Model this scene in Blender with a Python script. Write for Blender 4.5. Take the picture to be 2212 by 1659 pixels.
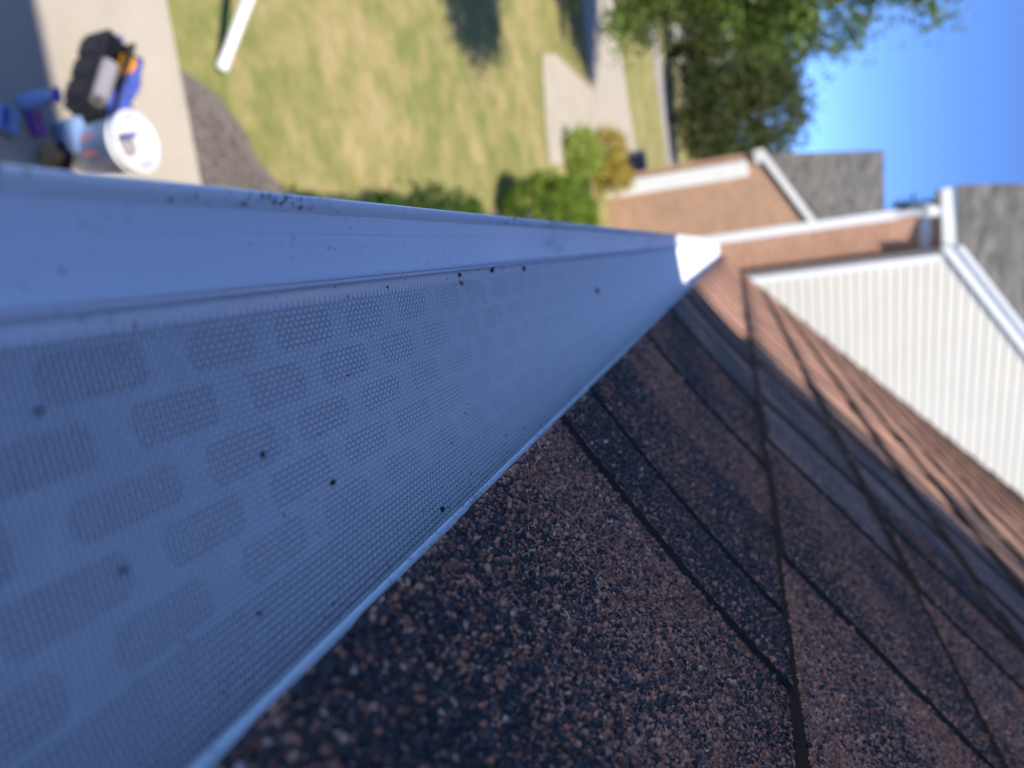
import bpy, bmesh, math, random
import numpy as np
from mathutils import Vector, Matrix

# ------------------------------------------------------------------ scene, camera, light
for o in list(bpy.data.objects):
    bpy.data.objects.remove(o, do_unlink=True)
scene = bpy.context.scene
COL = scene.collection
rng = np.random.default_rng(7)
random.seed(7)

# rows: world X (up the roof), Y (along the gutter), Z (up) written in camera axes (right, up, forward)
R = np.array([[0.98042, 0.13555, 0.14283], [-0.17582, 0.27609, 0.94491], [-0.08865, 0.95153, -0.29452]])
FPX = 770.0
cam_d = bpy.data.cameras.new('camera')
cam = bpy.data.objects.new('camera', cam_d)
COL.objects.link(cam)
right, up, fwd = R[:, 0], R[:, 1], R[:, 2]
M = Matrix.Identity(4)
for i in range(3):            # the phone is held on its side: picture right is up
    M[i][0] = up[i]; M[i][1] = -right[i]; M[i][2] = -fwd[i]
cam.matrix_world = M
cam_d.sensor_width = 36.0
cam_d.lens = FPX / 1024 * 36.0
cam_d.clip_start = 0.01
cam_d.clip_end = 5000
cam_d.dof.use_dof = True
cam_d.dof.focus_distance = 0.255
cam_d.dof.aperture_fstop = 8.6
scene.camera = cam
scene.render.resolution_x = 1024
scene.render.resolution_y = 768

LIGHT = Vector((-0.22, 0.60, -1.0)).normalized()      # the way the sunlight travels
to_sun = -LIGHT
world = bpy.data.worlds.new('World')
scene.world = world
world.use_nodes = True
wn = world.node_tree
sky = wn.nodes.new('ShaderNodeTexSky')
sky.sky_type = 'NISHITA'
sky.sun_disc = False
sky.sun_elevation = math.asin(to_sun.z)
sky.sun_rotation = math.atan2(to_sun.x, to_sun.y)
sky.altitude = 300
sky.air_density = 0.28
sky.dust_density = 0.0
sky.ozone_density = 10.0
bg = wn.nodes['Background']
wn.links.new(sky.outputs[0], bg.inputs[0])
bg.inputs[1].default_value = 0.15
sun_d = bpy.data.lights.new('sun', 'SUN')
sun_d.energy = 2.0
sun_d.angle = math.radians(0.53)
sun_d.color = (1.0, 0.93, 0.82)
sun = bpy.data.objects.new('sun', sun_d)
sun.rotation_euler = LIGHT.to_track_quat('-Z', 'Y').to_euler()
COL.objects.link(sun)
scene.view_settings.view_transform = 'Standard'
scene.view_settings.look = 'None'
scene.view_settings.exposure = 1.62
scene.view_settings.gamma = 1.0

S22 = 1024 / 2212
def at(x, y, depth):
    """point at the given distance along the street that the photograph shows at (x, y)"""
    v = R @ np.array([y * S22 - 384, x * S22 - 512, FPX])
    return v * depth / v[1]
GZ = -3.2                                             # ground level, the camera is the origin
def ground_at(x, y, z=GZ):
    v = R @ np.array([y * S22 - 384, x * S22 - 512, FPX])
    return v * z / v[2]

# ------------------------------------------------------------------ materials
def new_mat(name):
    m = bpy.data.materials.new(name); m.use_nodes = True
    nt = m.node_tree
    return m, nt, nt.nodes['Principled BSDF']
def N(nt, typ, **kw):
    n = nt.nodes.new(typ)
    for k, v in kw.items():
        if k.startswith('i_'):
            key = k[2:]
            key = int(key) if key.isdigit() else key.replace('_', ' ')
            n.inputs[key].default_value = v
        else:
            setattr(n, k, v)
    return n
def ramp(nt, fac, stops, interp='LINEAR'):
    r = nt.nodes.new('ShaderNodeValToRGB'); r.color_ramp.interpolation = interp
    e = r.color_ramp.elements
    while len(e) < len(stops): e.new(0.5)
    for el, (p, c) in zip(e, stops):
        el.position = p; el.color = (*c, 1) if len(c) == 3 else c
    nt.links.new(fac, r.inputs[0]); return r.outputs[0]
def noise(nt, scale, detail=4, rough=0.6, vec=None, dim='3D'):
    n = nt.nodes.new('ShaderNodeTexNoise'); n.noise_dimensions = dim
    n.inputs['Scale'].default_value = scale; n.inputs['Detail'].default_value = detail; n.inputs['Roughness'].default_value = rough
    if vec: nt.links.new(vec, n.inputs['Vector'])
    return n
def mixc(nt, fac, a, b, blend='MIX'):
    m = nt.nodes.new('ShaderNodeMix'); m.data_type = 'RGBA'; m.blend_type = blend
    for sock, v in ((m.inputs[0], fac), (m.inputs[6], a), (m.inputs[7], b)):
        if isinstance(v, (int, float)): sock.default_value = v
        elif isinstance(v, tuple): sock.default_value = (*v, 1) if len(v) == 3 else v
        else: nt.links.new(v, sock)
    return m.outputs[2]
def bump(nt, h, strength, dist, bsdf):
    b = nt.nodes.new('ShaderNodeBump'); b.inputs['Strength'].default_value = strength; b.inputs['Distance'].default_value = dist
    nt.links.new(h, b.inputs['Height']); nt.links.new(b.outputs[0], bsdf.inputs['Normal'])
def pos(nt):
    return nt.nodes.new('ShaderNodeNewGeometry').outputs['Position']
def scaled(nt, v, s):
    m = nt.nodes.new('ShaderNodeMapping'); m.inputs['Scale'].default_value = s; nt.links.new(v, m.inputs['Vector']); return m.outputs[0]

def simple(name, col, rough=0.6, metal=0.0, var=0.12, scale=8.0, spec=0.5, bumpd=0.0):
    m, nt, b = new_mat(name)
    p = pos(nt)
    n = noise(nt, scale, 5, 0.6, p)
    lo = tuple(c * (1 - var) for c in col); hi = tuple(min(1, c * (1 + var)) for c in col)
    nt.links.new(ramp(nt, n.outputs[0], [(0.3, lo), (0.7, hi)]), b.inputs['Base Color'])
    b.inputs['Roughness'].default_value = rough; b.inputs['Metallic'].default_value = metal
    b.inputs['Specular IOR Level'].default_value = spec
    if bumpd: bump(nt, n.outputs[0], 0.5, bumpd, b)
    return m

def mat_aluminium(name, col, rough, dirt, metal=0.0, dirt_scale=60, thr=0.315):
    m, nt, b = new_mat(name)
    p = pos(nt)
    st = scaled(nt, p, (1.0, 0.16, 1.0))
    n1 = noise(nt, dirt_scale, 6, 0.7, st)
    n2 = noise(nt, 420, 4, 0.7, p)
    n3 = noise(nt, 9, 3, 0.5, p)
    mul = N(nt, 'ShaderNodeMath', operation='MULTIPLY'); nt.links.new(n1.outputs[0], mul.inputs[0]); nt.links.new(n2.outputs[0], mul.inputs[1])
    d = ramp(nt, mul.outputs[0], [(thr, (0, 0, 0)), (thr + .07, (dirt, dirt, dirt))])
    base = ramp(nt, n3.outputs[0], [(0.3, tuple(c * 0.94 for c in col)), (0.7, col)])
    nt.links.new(mixc(nt, d, base, (0.09, 0.085, 0.075)), b.inputs['Base Color'])
    rr = ramp(nt, n1.outputs[0], [(0.3, (rough * 0.85,) * 3), (0.7, (min(1, rough * 1.3),) * 3)])
    nt.links.new(rr, b.inputs['Roughness'])
    b.inputs['Metallic'].default_value = metal
    bump(nt, n3.outputs[0], 0.1, 0.002, b)
    return m

M_PANEL = mat_aluminium('white_coated_aluminium', (0.90, 0.92, 0.96), 0.42, 0.5, 0.15)
M_RAIL = mat_aluminium('mill_aluminium', (0.78, 0.78, 0.82), 0.42, 0.5, 0.4)
M_GUTTER = mat_aluminium('white_gutter_paint', (0.92, 0.93, 0.95), 0.40, 0.95, 0.1, 45, 0.27)
M_INSIDE = simple('dirty_gutter_inside', (0.03, 0.029, 0.028), 0.8, 0, 0.5, 40)
M_SLOT = simple('slotted_aluminium', (0.40, 0.415, 0.45), 0.5, 0.3, 0.25, 45)
M_WIRE = simple('stainless_wire', (0.94, 0.94, 0.95), 0.36, 0.25, 0.05, 300)
M_TRIM = simple('white_trim', (0.80, 0.80, 0.79), 0.5, 0, 0.04, 3)
M_SIDING = simple('cream_vinyl', (0.66, 0.62, 0.53), 0.55, 0, 0.03, 2.0)
M_BARK = simple('bark', (0.10, 0.075, 0.055), 0.9, 0, 0.4, 18, bumpd=0.02)

def mat_shingle():
    m, nt, b = new_mat('asphalt_shingle')
    p = pos(nt)
    vo = N(nt, 'ShaderNodeTexVoronoi', i_Scale=610.0); nt.links.new(p, vo.inputs['Vector'])
    sep = nt.nodes.new('ShaderNodeSeparateColor'); nt.links.new(vo.outputs['Color'], sep.inputs[0])
    at_ = N(nt, 'ShaderNodeAttribute', attribute_name='blend')
    dark = ramp(nt, sep.outputs[1], [(0.0, (0.016, 0.016, 0.019)), (0.6, (0.034, 0.033, 0.038)), (1.0, (0.085, 0.060, 0.055))])
    brown = ramp(nt, sep.outputs[1], [(0.0, (0.30, 0.135, 0.085)), (0.5, (0.56, 0.27, 0.165)), (0.9, (0.70, 0.40, 0.27)), (1.0, (0.72, 0.50, 0.38))])
    lt = N(nt, 'ShaderNodeMath', operation='LESS_THAN'); nt.links.new(sep.outputs[0], lt.inputs[0]); nt.links.new(at_.outputs['Fac'], lt.inputs[1])
    c = mixc(nt, lt.outputs[0], dark, brown)
    gt = N(nt, 'ShaderNodeMath', operation='GREATER_THAN', i_1=0.997); nt.links.new(sep.outputs[2], gt.inputs[0])
    c = mixc(nt, gt.outputs[0], c, (0.6, 0.56, 0.52))
    nt.links.new(c, b.inputs['Base Color'])
    b.inputs['Roughness'].default_value = 0.75
    bump(nt, vo.outputs['Distance'], 0.5, 0.0008, b)
    return m
M_SHINGLE = mat_shingle()
M_ASPHALT = simple('cut_asphalt', (0.012, 0.011, 0.010), 0.85, 0, 0.3, 300)
M_EDGE = simple('shaded_shingle_edge', (0.022, 0.017, 0.013), 0.85, 0, 0.5, 500)  # brown edge, darkened so the colour carries the shadow line along each course
def mat_granule():
    m, nt, b = new_mat('mineral_granules')
    a = N(nt, 'ShaderNodeAttribute', attribute_name='tint')
    nt.links.new(a.outputs['Color'], b.inputs['Base Color'])
    b.inputs['Roughness'].default_value = 0.62
    return m
M_GRAN = mat_granule()

def mat_brick(name, c1, c2, mortar, scale=1.0):
    m, nt, b = new_mat(name)
    p = pos(nt)
    sx = nt.nodes.new('ShaderNodeSeparateXYZ'); nt.links.new(p, sx.inputs[0])
    ad = N(nt, 'ShaderNodeMath', operation='ADD'); nt.links.new(sx.outputs[0], ad.inputs[0]); nt.links.new(sx.outputs[1], ad.inputs[1])
    cx = nt.nodes.new('ShaderNodeCombineXYZ'); nt.links.new(ad.outputs[0], cx.inputs[0]); nt.links.new(sx.outputs[2], cx.inputs[1])
    br = N(nt, 'ShaderNodeTexBrick', i_Scale=scale, i_Mortar_Size=0.007, i_Mortar_Smooth=0.3, i_Brick_Width=0.22, i_Row_Height=0.076, i_Bias=-0.1)
    br.inputs['Color1'].default_value = (*c1, 1); br.inputs['Color2'].default_value = (*c2, 1); br.inputs['Mortar'].default_value = (*mortar, 1)
    nt.links.new(cx.outputs[0], br.inputs['Vector'])
    n = noise(nt, 0.9, 4, 0.6, p)
    v = ramp(nt, n.outputs[0], [(0.3, (0.86, 0.86, 0.86)), (0.7, (1.1, 1.1, 1.1))])
    nt.links.new(mixc(nt, 1.0, br.outputs['Color'], v, 'MULTIPLY'), b.inputs['Base Color'])
    b.inputs['Roughness'].default_value = 0.85
    inv = N(nt, 'ShaderNodeMath', operation='SUBTRACT', i_0=1.0); nt.links.new(br.outputs['Fac'], inv.inputs[1])
    bump(nt, inv.outputs[0], 0.6, 0.008, b)
    return m
M_BRICK = mat_brick('tan_brick', (0.43, 0.235, 0.145), (0.52, 0.31, 0.195), (0.52, 0.42, 0.32))
M_BRICK2 = mat_brick('red_brick', (0.40, 0.20, 0.125), (0.48, 0.26, 0.165), (0.50, 0.39, 0.30))

def mat_roof(name, c1, c2):
    m, nt, b = new_mat(name)
    p = pos(nt)
    n = noise(nt, 3.2, 6, 0.65, p); vo = N(nt, 'ShaderNodeTexVoronoi', i_Scale=4.0)
    nt.links.new(scaled(nt, p, (1, 1, 2.4)), vo.inputs['Vector'])
    sep = nt.nodes.new('ShaderNodeSeparateColor'); nt.links.new(vo.outputs['Color'], sep.inputs[0])
    f = N(nt, 'ShaderNodeMath', operation='ADD'); nt.links.new(n.outputs[0], f.inputs[0])
    g = N(nt, 'ShaderNodeMath', operation='MULTIPLY', i_1=0.3); nt.links.new(sep.outputs[0], g.inputs[0]); nt.links.new(g.outputs[0], f.inputs[1])
    nt.links.new(ramp(nt, f.outputs[0], [(0.35, c1), (0.95, c2)]), b.inputs['Base Color'])
    b.inputs['Roughness'].default_value = 0.9
    return m
M_GREYROOF = mat_roof('grey_shingle_roof', (0.05, 0.048, 0.046), (0.18, 0.168, 0.150))
M_SLATEROOF = mat_roof('slate_blue_roof', (0.05, 0.06, 0.08), (0.09, 0.10, 0.13))

def mat_lawn():
    m, nt, b = new_mat('dry_lawn')
    p = pos(nt)
    n1 = noise(nt, 0.55, 5, 0.62, p); n2 = noise(nt, 3.0, 5, 0.7, p); n3 = noise(nt, 26, 3, 0.7, p)
    f = N(nt, 'ShaderNodeMath', operation='MULTIPLY_ADD', i_1=0.72, i_2=0.14); nt.links.new(n1.outputs[0], f.inputs[0])
    f2 = N(nt, 'ShaderNodeMath', operation='ADD'); nt.links.new(f.outputs[0], f2.inputs[0]); nt.links.new(n2.outputs[0], f2.inputs[1]); f = f2
    h = N(nt, 'ShaderNodeMath', operation='MULTIPLY_ADD', i_1=0.35, i_2=0.0); nt.links.new(n3.outputs[0], h.inputs[0])
    g = N(nt, 'ShaderNodeMath', operation='ADD'); nt.links.new(f.outputs[0], g.inputs[0]); nt.links.new(h.outputs[0], g.inputs[1])
    c = ramp(nt, g.outputs[0], [(0.0, (0.10, 0.16, 0.030)), (0.40, (0.17, 0.215, 0.060)), (0.47, (0.27, 0.26, 0.090)), (0.53, (0.38, 0.315, 0.135)), (0.62, (0.52, 0.40, 0.21))])
    # ramp is clamped at 1: bring the sum down
    nt.links.new(g.outputs[0], N(nt, 'ShaderNodeMath', operation='MULTIPLY', i_1=0.42).inputs[0])
    mul = [x for x in nt.nodes if x.type == 'MATH' and x.operation == 'MULTIPLY' and abs(x.inputs[1].default_value - 0.42) < 1e-4][0]
    rp = [x for x in nt.nodes if x.type == 'VALTORGB'][0]
    nt.links.new(mul.outputs[0], rp.inputs[0])
    nt.links.new(c, b.inputs['Base Color'])
    b.inputs['Roughness'].default_value = 0.9; b.inputs['Specular IOR Level'].default_value = 0.1
    bump(nt, n3.outputs[0], 0.6, 0.05, b)
    return m
M_LAWN = mat_lawn()
def mat_concrete(name, c):
    m, nt, b = new_mat(name)
    p = pos(nt)
    n1 = noise(nt, 1.3, 6, 0.65, p); n2 = noise(nt, 55, 4, 0.7, p)
    a = ramp(nt, n1.outputs[0], [(0.3, tuple(x * 0.88 for x in c)), (0.7, tuple(x * 1.07 for x in c))])
    v = ramp(nt, n2.outputs[0], [(0.3, (0.9,) * 3), (0.7, (1.06,) * 3)])
    nt.links.new(mixc(nt, 1.0, a, v, 'MULTIPLY'), b.inputs['Base Color'])
    b.inputs['Roughness'].default_value = 0.85
    bump(nt, n2.outputs[0], 0.4, 0.003, b)
    return m
M_CONC = mat_concrete('pale_concrete', (0.50, 0.44, 0.355))
M_ROAD = mat_concrete('worn_street', (0.40, 0.36, 0.32))
M_MULCH = simple('bark_mulch', (0.17, 0.142, 0.125), 0.95, 0, 0.55, 40, bumpd=0.03)

def mat_leaf(name, cols, trans=0.35):
    m, nt, b = new_mat(name)
    g = nt.nodes.new('ShaderNodeNewGeometry')
    c = ramp(nt, g.outputs['Random Per Island'], [(i / (len(cols) - 1), k) for i, k in enumerate(cols)])
    nt.links.new(c, b.inputs['Base Color']); b.inputs['Roughness'].default_value = 0.5
    b.inputs['Specular IOR Level'].default_value = 0.35
    t = nt.nodes.new('ShaderNodeBsdfTranslucent')
    nt.links.new(mixc(nt, 1.0, c, (1.25, 1.2, 0.5), 'MULTIPLY'), t.inputs[0])
    mx = nt.nodes.new('ShaderNodeMixShader'); mx.inputs[0].default_value = trans
    out = nt.nodes['Material Output']
    nt.links.new(b.outputs[0], mx.inputs[1]); nt.links.new(t.outputs[0], mx.inputs[2]); nt.links.new(mx.outputs[0], out.inputs[0])
    return m
M_LEAF = mat_leaf('maple_leaves', [(0.08, 0.14, 0.025), (0.15, 0.23, 0.045), (0.24, 0.32, 0.07)])
M_LEAF_FAR = mat_leaf('olive_leaves', [(0.05, 0.07, 0.018), (0.09, 0.11, 0.03), (0.13, 0.15, 0.045)])
M_LEAF_BOX = mat_leaf('boxwood_leaves', [(0.11, 0.18, 0.02), (0.23, 0.33, 0.04), (0.33, 0.44, 0.06)])
M_LEAF_LIME = mat_leaf('lime_leaves', [(0.20, 0.30, 0.04), (0.36, 0.45, 0.08), (0.46, 0.52, 0.14)])
M_LEAF_GOLD = mat_leaf('golden_flowers', [(0.34, 0.34, 0.05), (0.50, 0.40, 0.06), (0.55, 0.36, 0.12)])
M_LEAF_BED = mat_leaf('bed_leaves', [(0.02, 0.045, 0.010), (0.06, 0.12, 0.015), (0.12, 0.22, 0.02)])

def plain(name, c, rough=0.5, metal=0.0, var=0.08, scale=12): return simple(name, c, rough, metal, var, scale)
M_BUCKET = plain('white_bucket_plastic', (0.80, 0.80, 0.78), 0.4)
M_BLUE = plain('blue_fabric', (0.06, 0.10, 0.42), 0.8, 0, 0.3, 30)
M_BLACK = plain('black_fabric', (0.012, 0.013, 0.022), 0.8, 0, 0.4, 30)
M_ORANGE = plain('orange_plastic', (0.75, 0.30, 0.02), 0.4)
M_GREY = plain('grey_roll', (0.30, 0.28, 0.30), 0.7)
M_LTBLUE = plain('pale_blue_plastic', (0.24, 0.36, 0.60), 0.5)
M_VIOLET = plain('violet_label', (0.18, 0.08, 0.40), 0.5)
M_TANLEATHER = plain('tan_leather', (0.30, 0.17, 0.05), 0.7, 0, 0.3, 20)
M_RED = plain('faded_red_print', (0.55, 0.12, 0.08), 0.6)
M_STEEL = plain('steel', (0.4, 0.4, 0.42), 0.35, 0.9)
M_VAN = plain('pale_green_paint', (0.62, 0.72, 0.68), 0.3)
M_GLASS = plain('dark_window_glass', (0.03, 0.035, 0.045), 0.1)
M_TYRE = plain('tyre_rubber', (0.02, 0.02, 0.02), 0.8)
M_CABINET = plain('slate_grey_metal', (0.06, 0.075, 0.12), 0.5)
M_SHADETRIM = plain('shaded_frieze', (0.62, 0.62, 0.66), 0.6)  # white trim greyed: the shade under the eave is in the colour
M_DEBRIS = plain('dark_debris', (0.018, 0.022, 0.014), 0.8)
M_SEED = plain('tan_seed', (0.30, 0.16, 0.07), 0.7)

# ------------------------------------------------------------------ helpers
class MB:
    def __init__(self): self.v = []; self.f = []
    def add(self, vs, fs):
        k = len(self.v); self.v += [tuple(map(float, p)) for p in vs]; self.f += [tuple(i + k for i in q) for q in fs]; return self
    def box(self, a, b):
        x0, y0, z0 = a; x1, y1, z1 = b
        return self.add([(x0,y0,z0),(x1,y0,z0),(x1,y1,z0),(x0,y1,z0),(x0,y0,z1),(x1,y0,z1),(x1,y1,z1),(x0,y1,z1)],
                        [(0,3,2,1),(4,5,6,7),(0,1,5,4),(1,2,6,5),(2,3,7,6),(3,0,4,7)])
    def prism(self, poly, vec):
        n = len(poly); poly = [np.array(p, float) for p in poly]; vec = np.array(vec, float)
        return self.add(poly + [p + vec for p in poly], [tuple(range(n))[::-1], tuple(range(n, 2 * n))] + [(i, (i + 1) % n, n + (i + 1) % n, n + i) for i in range(n)])
    def tube(self, pts, rads, n=8, caps=True):
        pts = [np.array(p, float) for p in pts]
        if not hasattr(rads, '__len__'): rads = [rads] * len(pts)
        vs = []; ref = None
        for i, p in enumerate(pts):
            d = pts[min(i + 1, len(pts) - 1)] - pts[max(i - 1, 0)]; d /= np.linalg.norm(d)
            if ref is None or abs(ref @ d) > 0.95: ref = np.array([0, 0, 1.]) if abs(d[2]) < 0.9 else np.array([1., 0, 0])
            a = np.cross(d, ref); a /= np.linalg.norm(a); b = np.cross(d, a)
            for k in range(n):
                t = 2 * math.pi * k / n; vs.append(p + rads[i] * (math.cos(t) * a + math.sin(t) * b))
        fs = [(i * n + k, i * n + (k + 1) % n, (i + 1) * n + (k + 1) % n, (i + 1) * n + k) for i in range(len(pts) - 1) for k in range(n)]
        if caps: fs += [tuple(range(n)), tuple(range((len(pts) - 1) * n, len(pts) * n))[::-1]]
        return self.add(vs, fs)
    def lathe(self, prof, c, n=32, axis=None):
        c = np.array(c, float); ax = np.array(axis if axis is not None else (0, 0, 1.), float); ax /= np.linalg.norm(ax)
        a = np.cross(ax, [1., 0.2, 0]); a /= np.linalg.norm(a); b = np.cross(ax, a)
        vs = [c + ax * z + r * (math.cos(2 * math.pi * k / n) * a + math.sin(2 * math.pi * k / n) * b) for r, z in prof for k in range(n)]
        fs = [(i * n + k, i * n + (k + 1) % n, (i + 1) * n + (k + 1) % n, (i + 1) * n + k) for i in range(len(prof) - 1) for k in range(n)]
        return self.add(vs, fs)
    def extrude_y(self, prof, y0, y1, ny=1):
        """open profile of (x, z) points swept along the gutter"""
        n = len(prof)
        ys = np.linspace(y0, y1, ny + 1)
        vs = [(x, y, z) for y in ys for x, z in prof]
        fs = [(j * n + i, j * n + i + 1, (j + 1) * n + i + 1, (j + 1) * n + i) for j in range(ny) for i in range(n - 1)]
        return self.add(vs, fs)
    def build(self, name, mat, parent=None, smooth=False, bevel=0.0, solid=0.0):
        me = bpy.data.meshes.new(name); me.from_pydata(self.v, [], self.f); me.update()
        bm = bmesh.new(); bm.from_mesh(me); bmesh.ops.recalc_face_normals(bm, faces=bm.faces); bm.to_mesh(me); bm.free()
        me.materials.append(mat)
        if smooth: me.polygons.foreach_set('use_smooth', [True] * len(me.polygons))
        o = bpy.data.objects.new(name, me); COL.objects.link(o)
        if parent is not None: o.parent = parent; o.matrix_parent_inverse = Matrix.Translation(-parent.location) if parent.location.length else Matrix.Identity(4)
        if solid:
            s = o.modifiers.new('thickness', 'SOLIDIFY'); s.thickness = solid; s.offset = 0
        if bevel:
            s = o.modifiers.new('bevel', 'BEVEL'); s.width = bevel; s.segments = 2; s.limit_method = 'ANGLE'
        return o
def np_mesh(name, V, F, mat, parent=None, smooth=False):
    """fast mesh from arrays; every face has the same number of corners"""
    me = bpy.data.meshes.new(name); V = np.asarray(V, np.float32); F = np.asarray(F, np.int32); k = F.shape[1]
    me.vertices.add(len(V)); me.vertices.foreach_set('co', V.ravel())
    me.loops.add(F.size); me.loops.foreach_set('vertex_index', F.ravel())
    me.polygons.add(len(F)); me.polygons.foreach_set('loop_start', np.arange(0, F.size, k, dtype=np.int32))
    if smooth: me.polygons.foreach_set('use_smooth', np.ones(len(F), bool))
    me.update(calc_edges=True); me.materials.append(mat)
    o = bpy.data.objects.new(name, me); COL.objects.link(o)
    if parent is not None: o.parent = parent; o.matrix_parent_inverse = Matrix.Translation(-parent.location)
    return o
def tag(o, label=None, cat=None, group=None, kind=None):
    if label: o['label'] = label
    if cat: o['category'] = cat
    if group: o['group'] = group
    if kind: o['kind'] = kind
    return o
def thing(name, label, cat, loc=(0, 0, 0), group=None):
    o = bpy.data.objects.new(name, None); COL.objects.link(o); o.location = tuple(map(float, loc)); o.empty_display_size = 0.1
    return tag(o, label, cat, group)

# ------------------------------------------------------------------ the ground
def sheet(name, poly, z, mat, thick=0.0):
    mb = MB()
    if thick: mb.prism([(x, y, z - thick) for x, y in poly], (0, 0, thick))
    else: mb.add([(x, y, z) for x, y in poly], [tuple(range(len(poly)))])
    return tag(mb.build(name, mat), kind='structure')
sheet('lawn', [(-1500, -300), (1500, -300), (1500, 3000), (-1500, 3000)], GZ, M_LAWN)
# patio slabs
patio = sheet('patio', [(-5.2, -1.6), (0.45, -1.6), (0.45, 4.26), (-5.2, 4.26)], GZ + 0.02, M_CONC, 0.12)
for y0, y1 in ((-1.6, 1.3), (1.306, 4.26)):
    for x0, x1 in ((-5.2, -2.35), (-2.344, 0.45)):
        o = MB().box((x0 + .003, y0 + .003, GZ + 0.02), (x1 - .003, y1 - .003, GZ + 0.028)).build('slab', M_CONC, patio, bevel=0.003)
# mulch bed, uneven outline
mpoly = [(-1.52, 4.262), (-1.47, 4.45), (-1.40, 4.62), (-1.25, 4.82), (-1.05, 4.93), (-0.92, 5.10), (-0.66, 5.6), (-0.68, 6.4), (-0.70, 7.3), (-0.72, 8.2), (-0.70, 9.4),
         (-0.8, 10.2), (-1.05, 11.0), (-1.0, 12.2), (-1.0, 13.2), (0.4, 13.4), (0.4, 4.262)]
mulch = sheet('mulch_bed', mpoly, GZ + 0.012, M_MULCH)
# bark chips scattered over the bed (one mass)
cv = []; cf = []
for k in range(2600):
    x = random.uniform(-1.45, 0.3); y = random.uniform(4.3, 7.5)
    if x < -1.5 + (y - 4.26) * 0.85 and y < 5.1 or (y >= 5.1 and x < -0.85): continue
    a = random.uniform(0, math.pi); l = random.uniform(.015, .045); w_ = random.uniform(.006, .014); t = random.uniform(-.3, .3)
    d = np.array([math.cos(a), math.sin(a), t]) * l; e = np.array([-math.sin(a), math.cos(a), 0]) * w_; c = np.array([x, y, GZ + .018 + abs(t) * l])
    i = len(cv); cv += [c - d - e, c + d - e, c + d + e, c - d + e, c + np.array([0, 0, .008])]; cf += [(i, i + 1, i + 4), (i + 1, i + 2, i + 4), (i + 2, i + 3, i + 4), (i + 3, i, i + 4)]
o = np_mesh('bark_chips', cv, cf, M_MULCH); tag(o, 'brown bark chips spread over the planting bed by the patio', 'mulch', kind='stuff')
# walk, drive, street
def gpoly(pts): return [tuple(ground_at(*p)[:2]) for p in pts]
def r3(*pts): return [tuple(ground_at(1097 + x * .2728, y * .2728)[:2]) for x, y in pts]
sheet('walkway', r3((272, 430), (365, 425), (655, 690), (700, 1000), (640, 1300), (330, 1300), (300, 1000)), GZ + 0.010, M_CONC)
sheet('driveway', r3((560, -250), (600, 150), (655, 700), (690, 1000), (630, 1310), (1020, 1230), (950, 800), (870, 300), (800, -250)), GZ + 0.014, M_CONC)
sheet('sidewalk', r3((1060, -250), (1130, 330), (1270, 1330), (1350, 1700), (1430, 1700), (1335, 1330), (1200, 330), (1110, -250)), GZ + 0.012, M_ROAD)
sheet('street', r3((1470, 600), (1495, 850), (1530, 1300), (1560, 1700), (1610, 1700), (1575, 1300), (1540, 850), (1510, 600)), GZ + 0.012, M_ROAD)

# ------------------------------------------------------------------ our house: roof surface
E_ = 0.143                                            # course exposure
NA = 60
prof_tab = [(0.0715, -0.0886, math.radians(35.5))]
for k in range(NA):
    a = math.radians(35.5 + 7 * (k + .5) / NA); x, z, _ = prof_tab[-1]
    prof_tab.append((x + math.cos(a) * E_ / NA, z + math.sin(a) * E_ / NA, math.radians(35.5 + 7 * (k + 1) / NA)))
PT = np.array(prof_tab); TH = math.radians(44)
def rp(s, y, n):
    s = np.asarray(s, float); t = np.clip(s / E_, 0, 1) * NA; i = np.minimum(t.astype(int), NA - 1); f = t - i
    q = PT[i] * (1 - f)[..., None] + PT[i + 1] * f[..., None]
    ex = np.maximum(s - E_, 0) + np.minimum(s, 0)
    an = np.where(s > E_, TH, q[..., 2])
    x = q[..., 0] + ex * np.cos(an) - np.sin(an) * n; z = q[..., 1] + ex * np.sin(an) + np.cos(an) * n
    return np.stack(np.broadcast_arrays(x, y, z), -1)
RAKE = 4.62; NCOURSE = 24; Y_BACK = -3.2
def surf_n(c, s, raise_): return 0.0022 + 0.0070 * (1 - (s - c * E_) / E_) + raise_

# tab layout: (start, end, raised, share of brown granules)
fixed = {0: [(-3.2, .02, .003, .3), (.02, .322, 0, .52), (.322, .379, .0034, .24), (.379, .389, -.0015, .2), (.389, .50, .0034, .30), (.50, .62, .0034, .60), (.62, .65, 0, .60), (.65, .86, .0034, .30), (.86, .895, 0, .45), (.895, 1.05, .0034, .14), (1.05, 1.12, .0034, .34)],
         1: [(-3.2, .15, .003, .3), (.15, .428, 0, .68), (.428, .66, .0034, .46), (.66, .695, 0, .68), (.695, .87, .0034, .26), (.87, .90, 0, .40), (.90, 1.1, .0034, .18)],
         2: [(-3.2, .25, .003, .3), (.25, .605, 0, .62), (.605, .735, .0034, .44), (.735, .768, 0, .5), (.768, .98, .0034, .24)]}
def layout(c):
    L = list(fixed.get(c, [(-3.2, -.8, .003, .4)]))
    rr = random.Random(100 + c); y = L[-1][1]; hi = False
    while y < RAKE:
        w_ = rr.uniform(.03, .12) if not hi else rr.uniform(.10, .26)
        L.append((y, min(y + w_, RAKE), .0034 if hi else 0, (rr.uniform(.10, .26) if hi else rr.uniform(.28, .45)) + (.66 if y > 1.36 else 0))); y += w_; hi = not hi  # brown share rises past the shade edge: sunlight put into the granule colour
    return [(a, b, r, m) for a, b, r, m in L if b > Y_BACK]
LAY = [layout(c) for c in range(NCOURSE)]
SLC = lambda c: -0.13 if c == 0 else -0.22                                            # the tab sides lean a little
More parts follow.
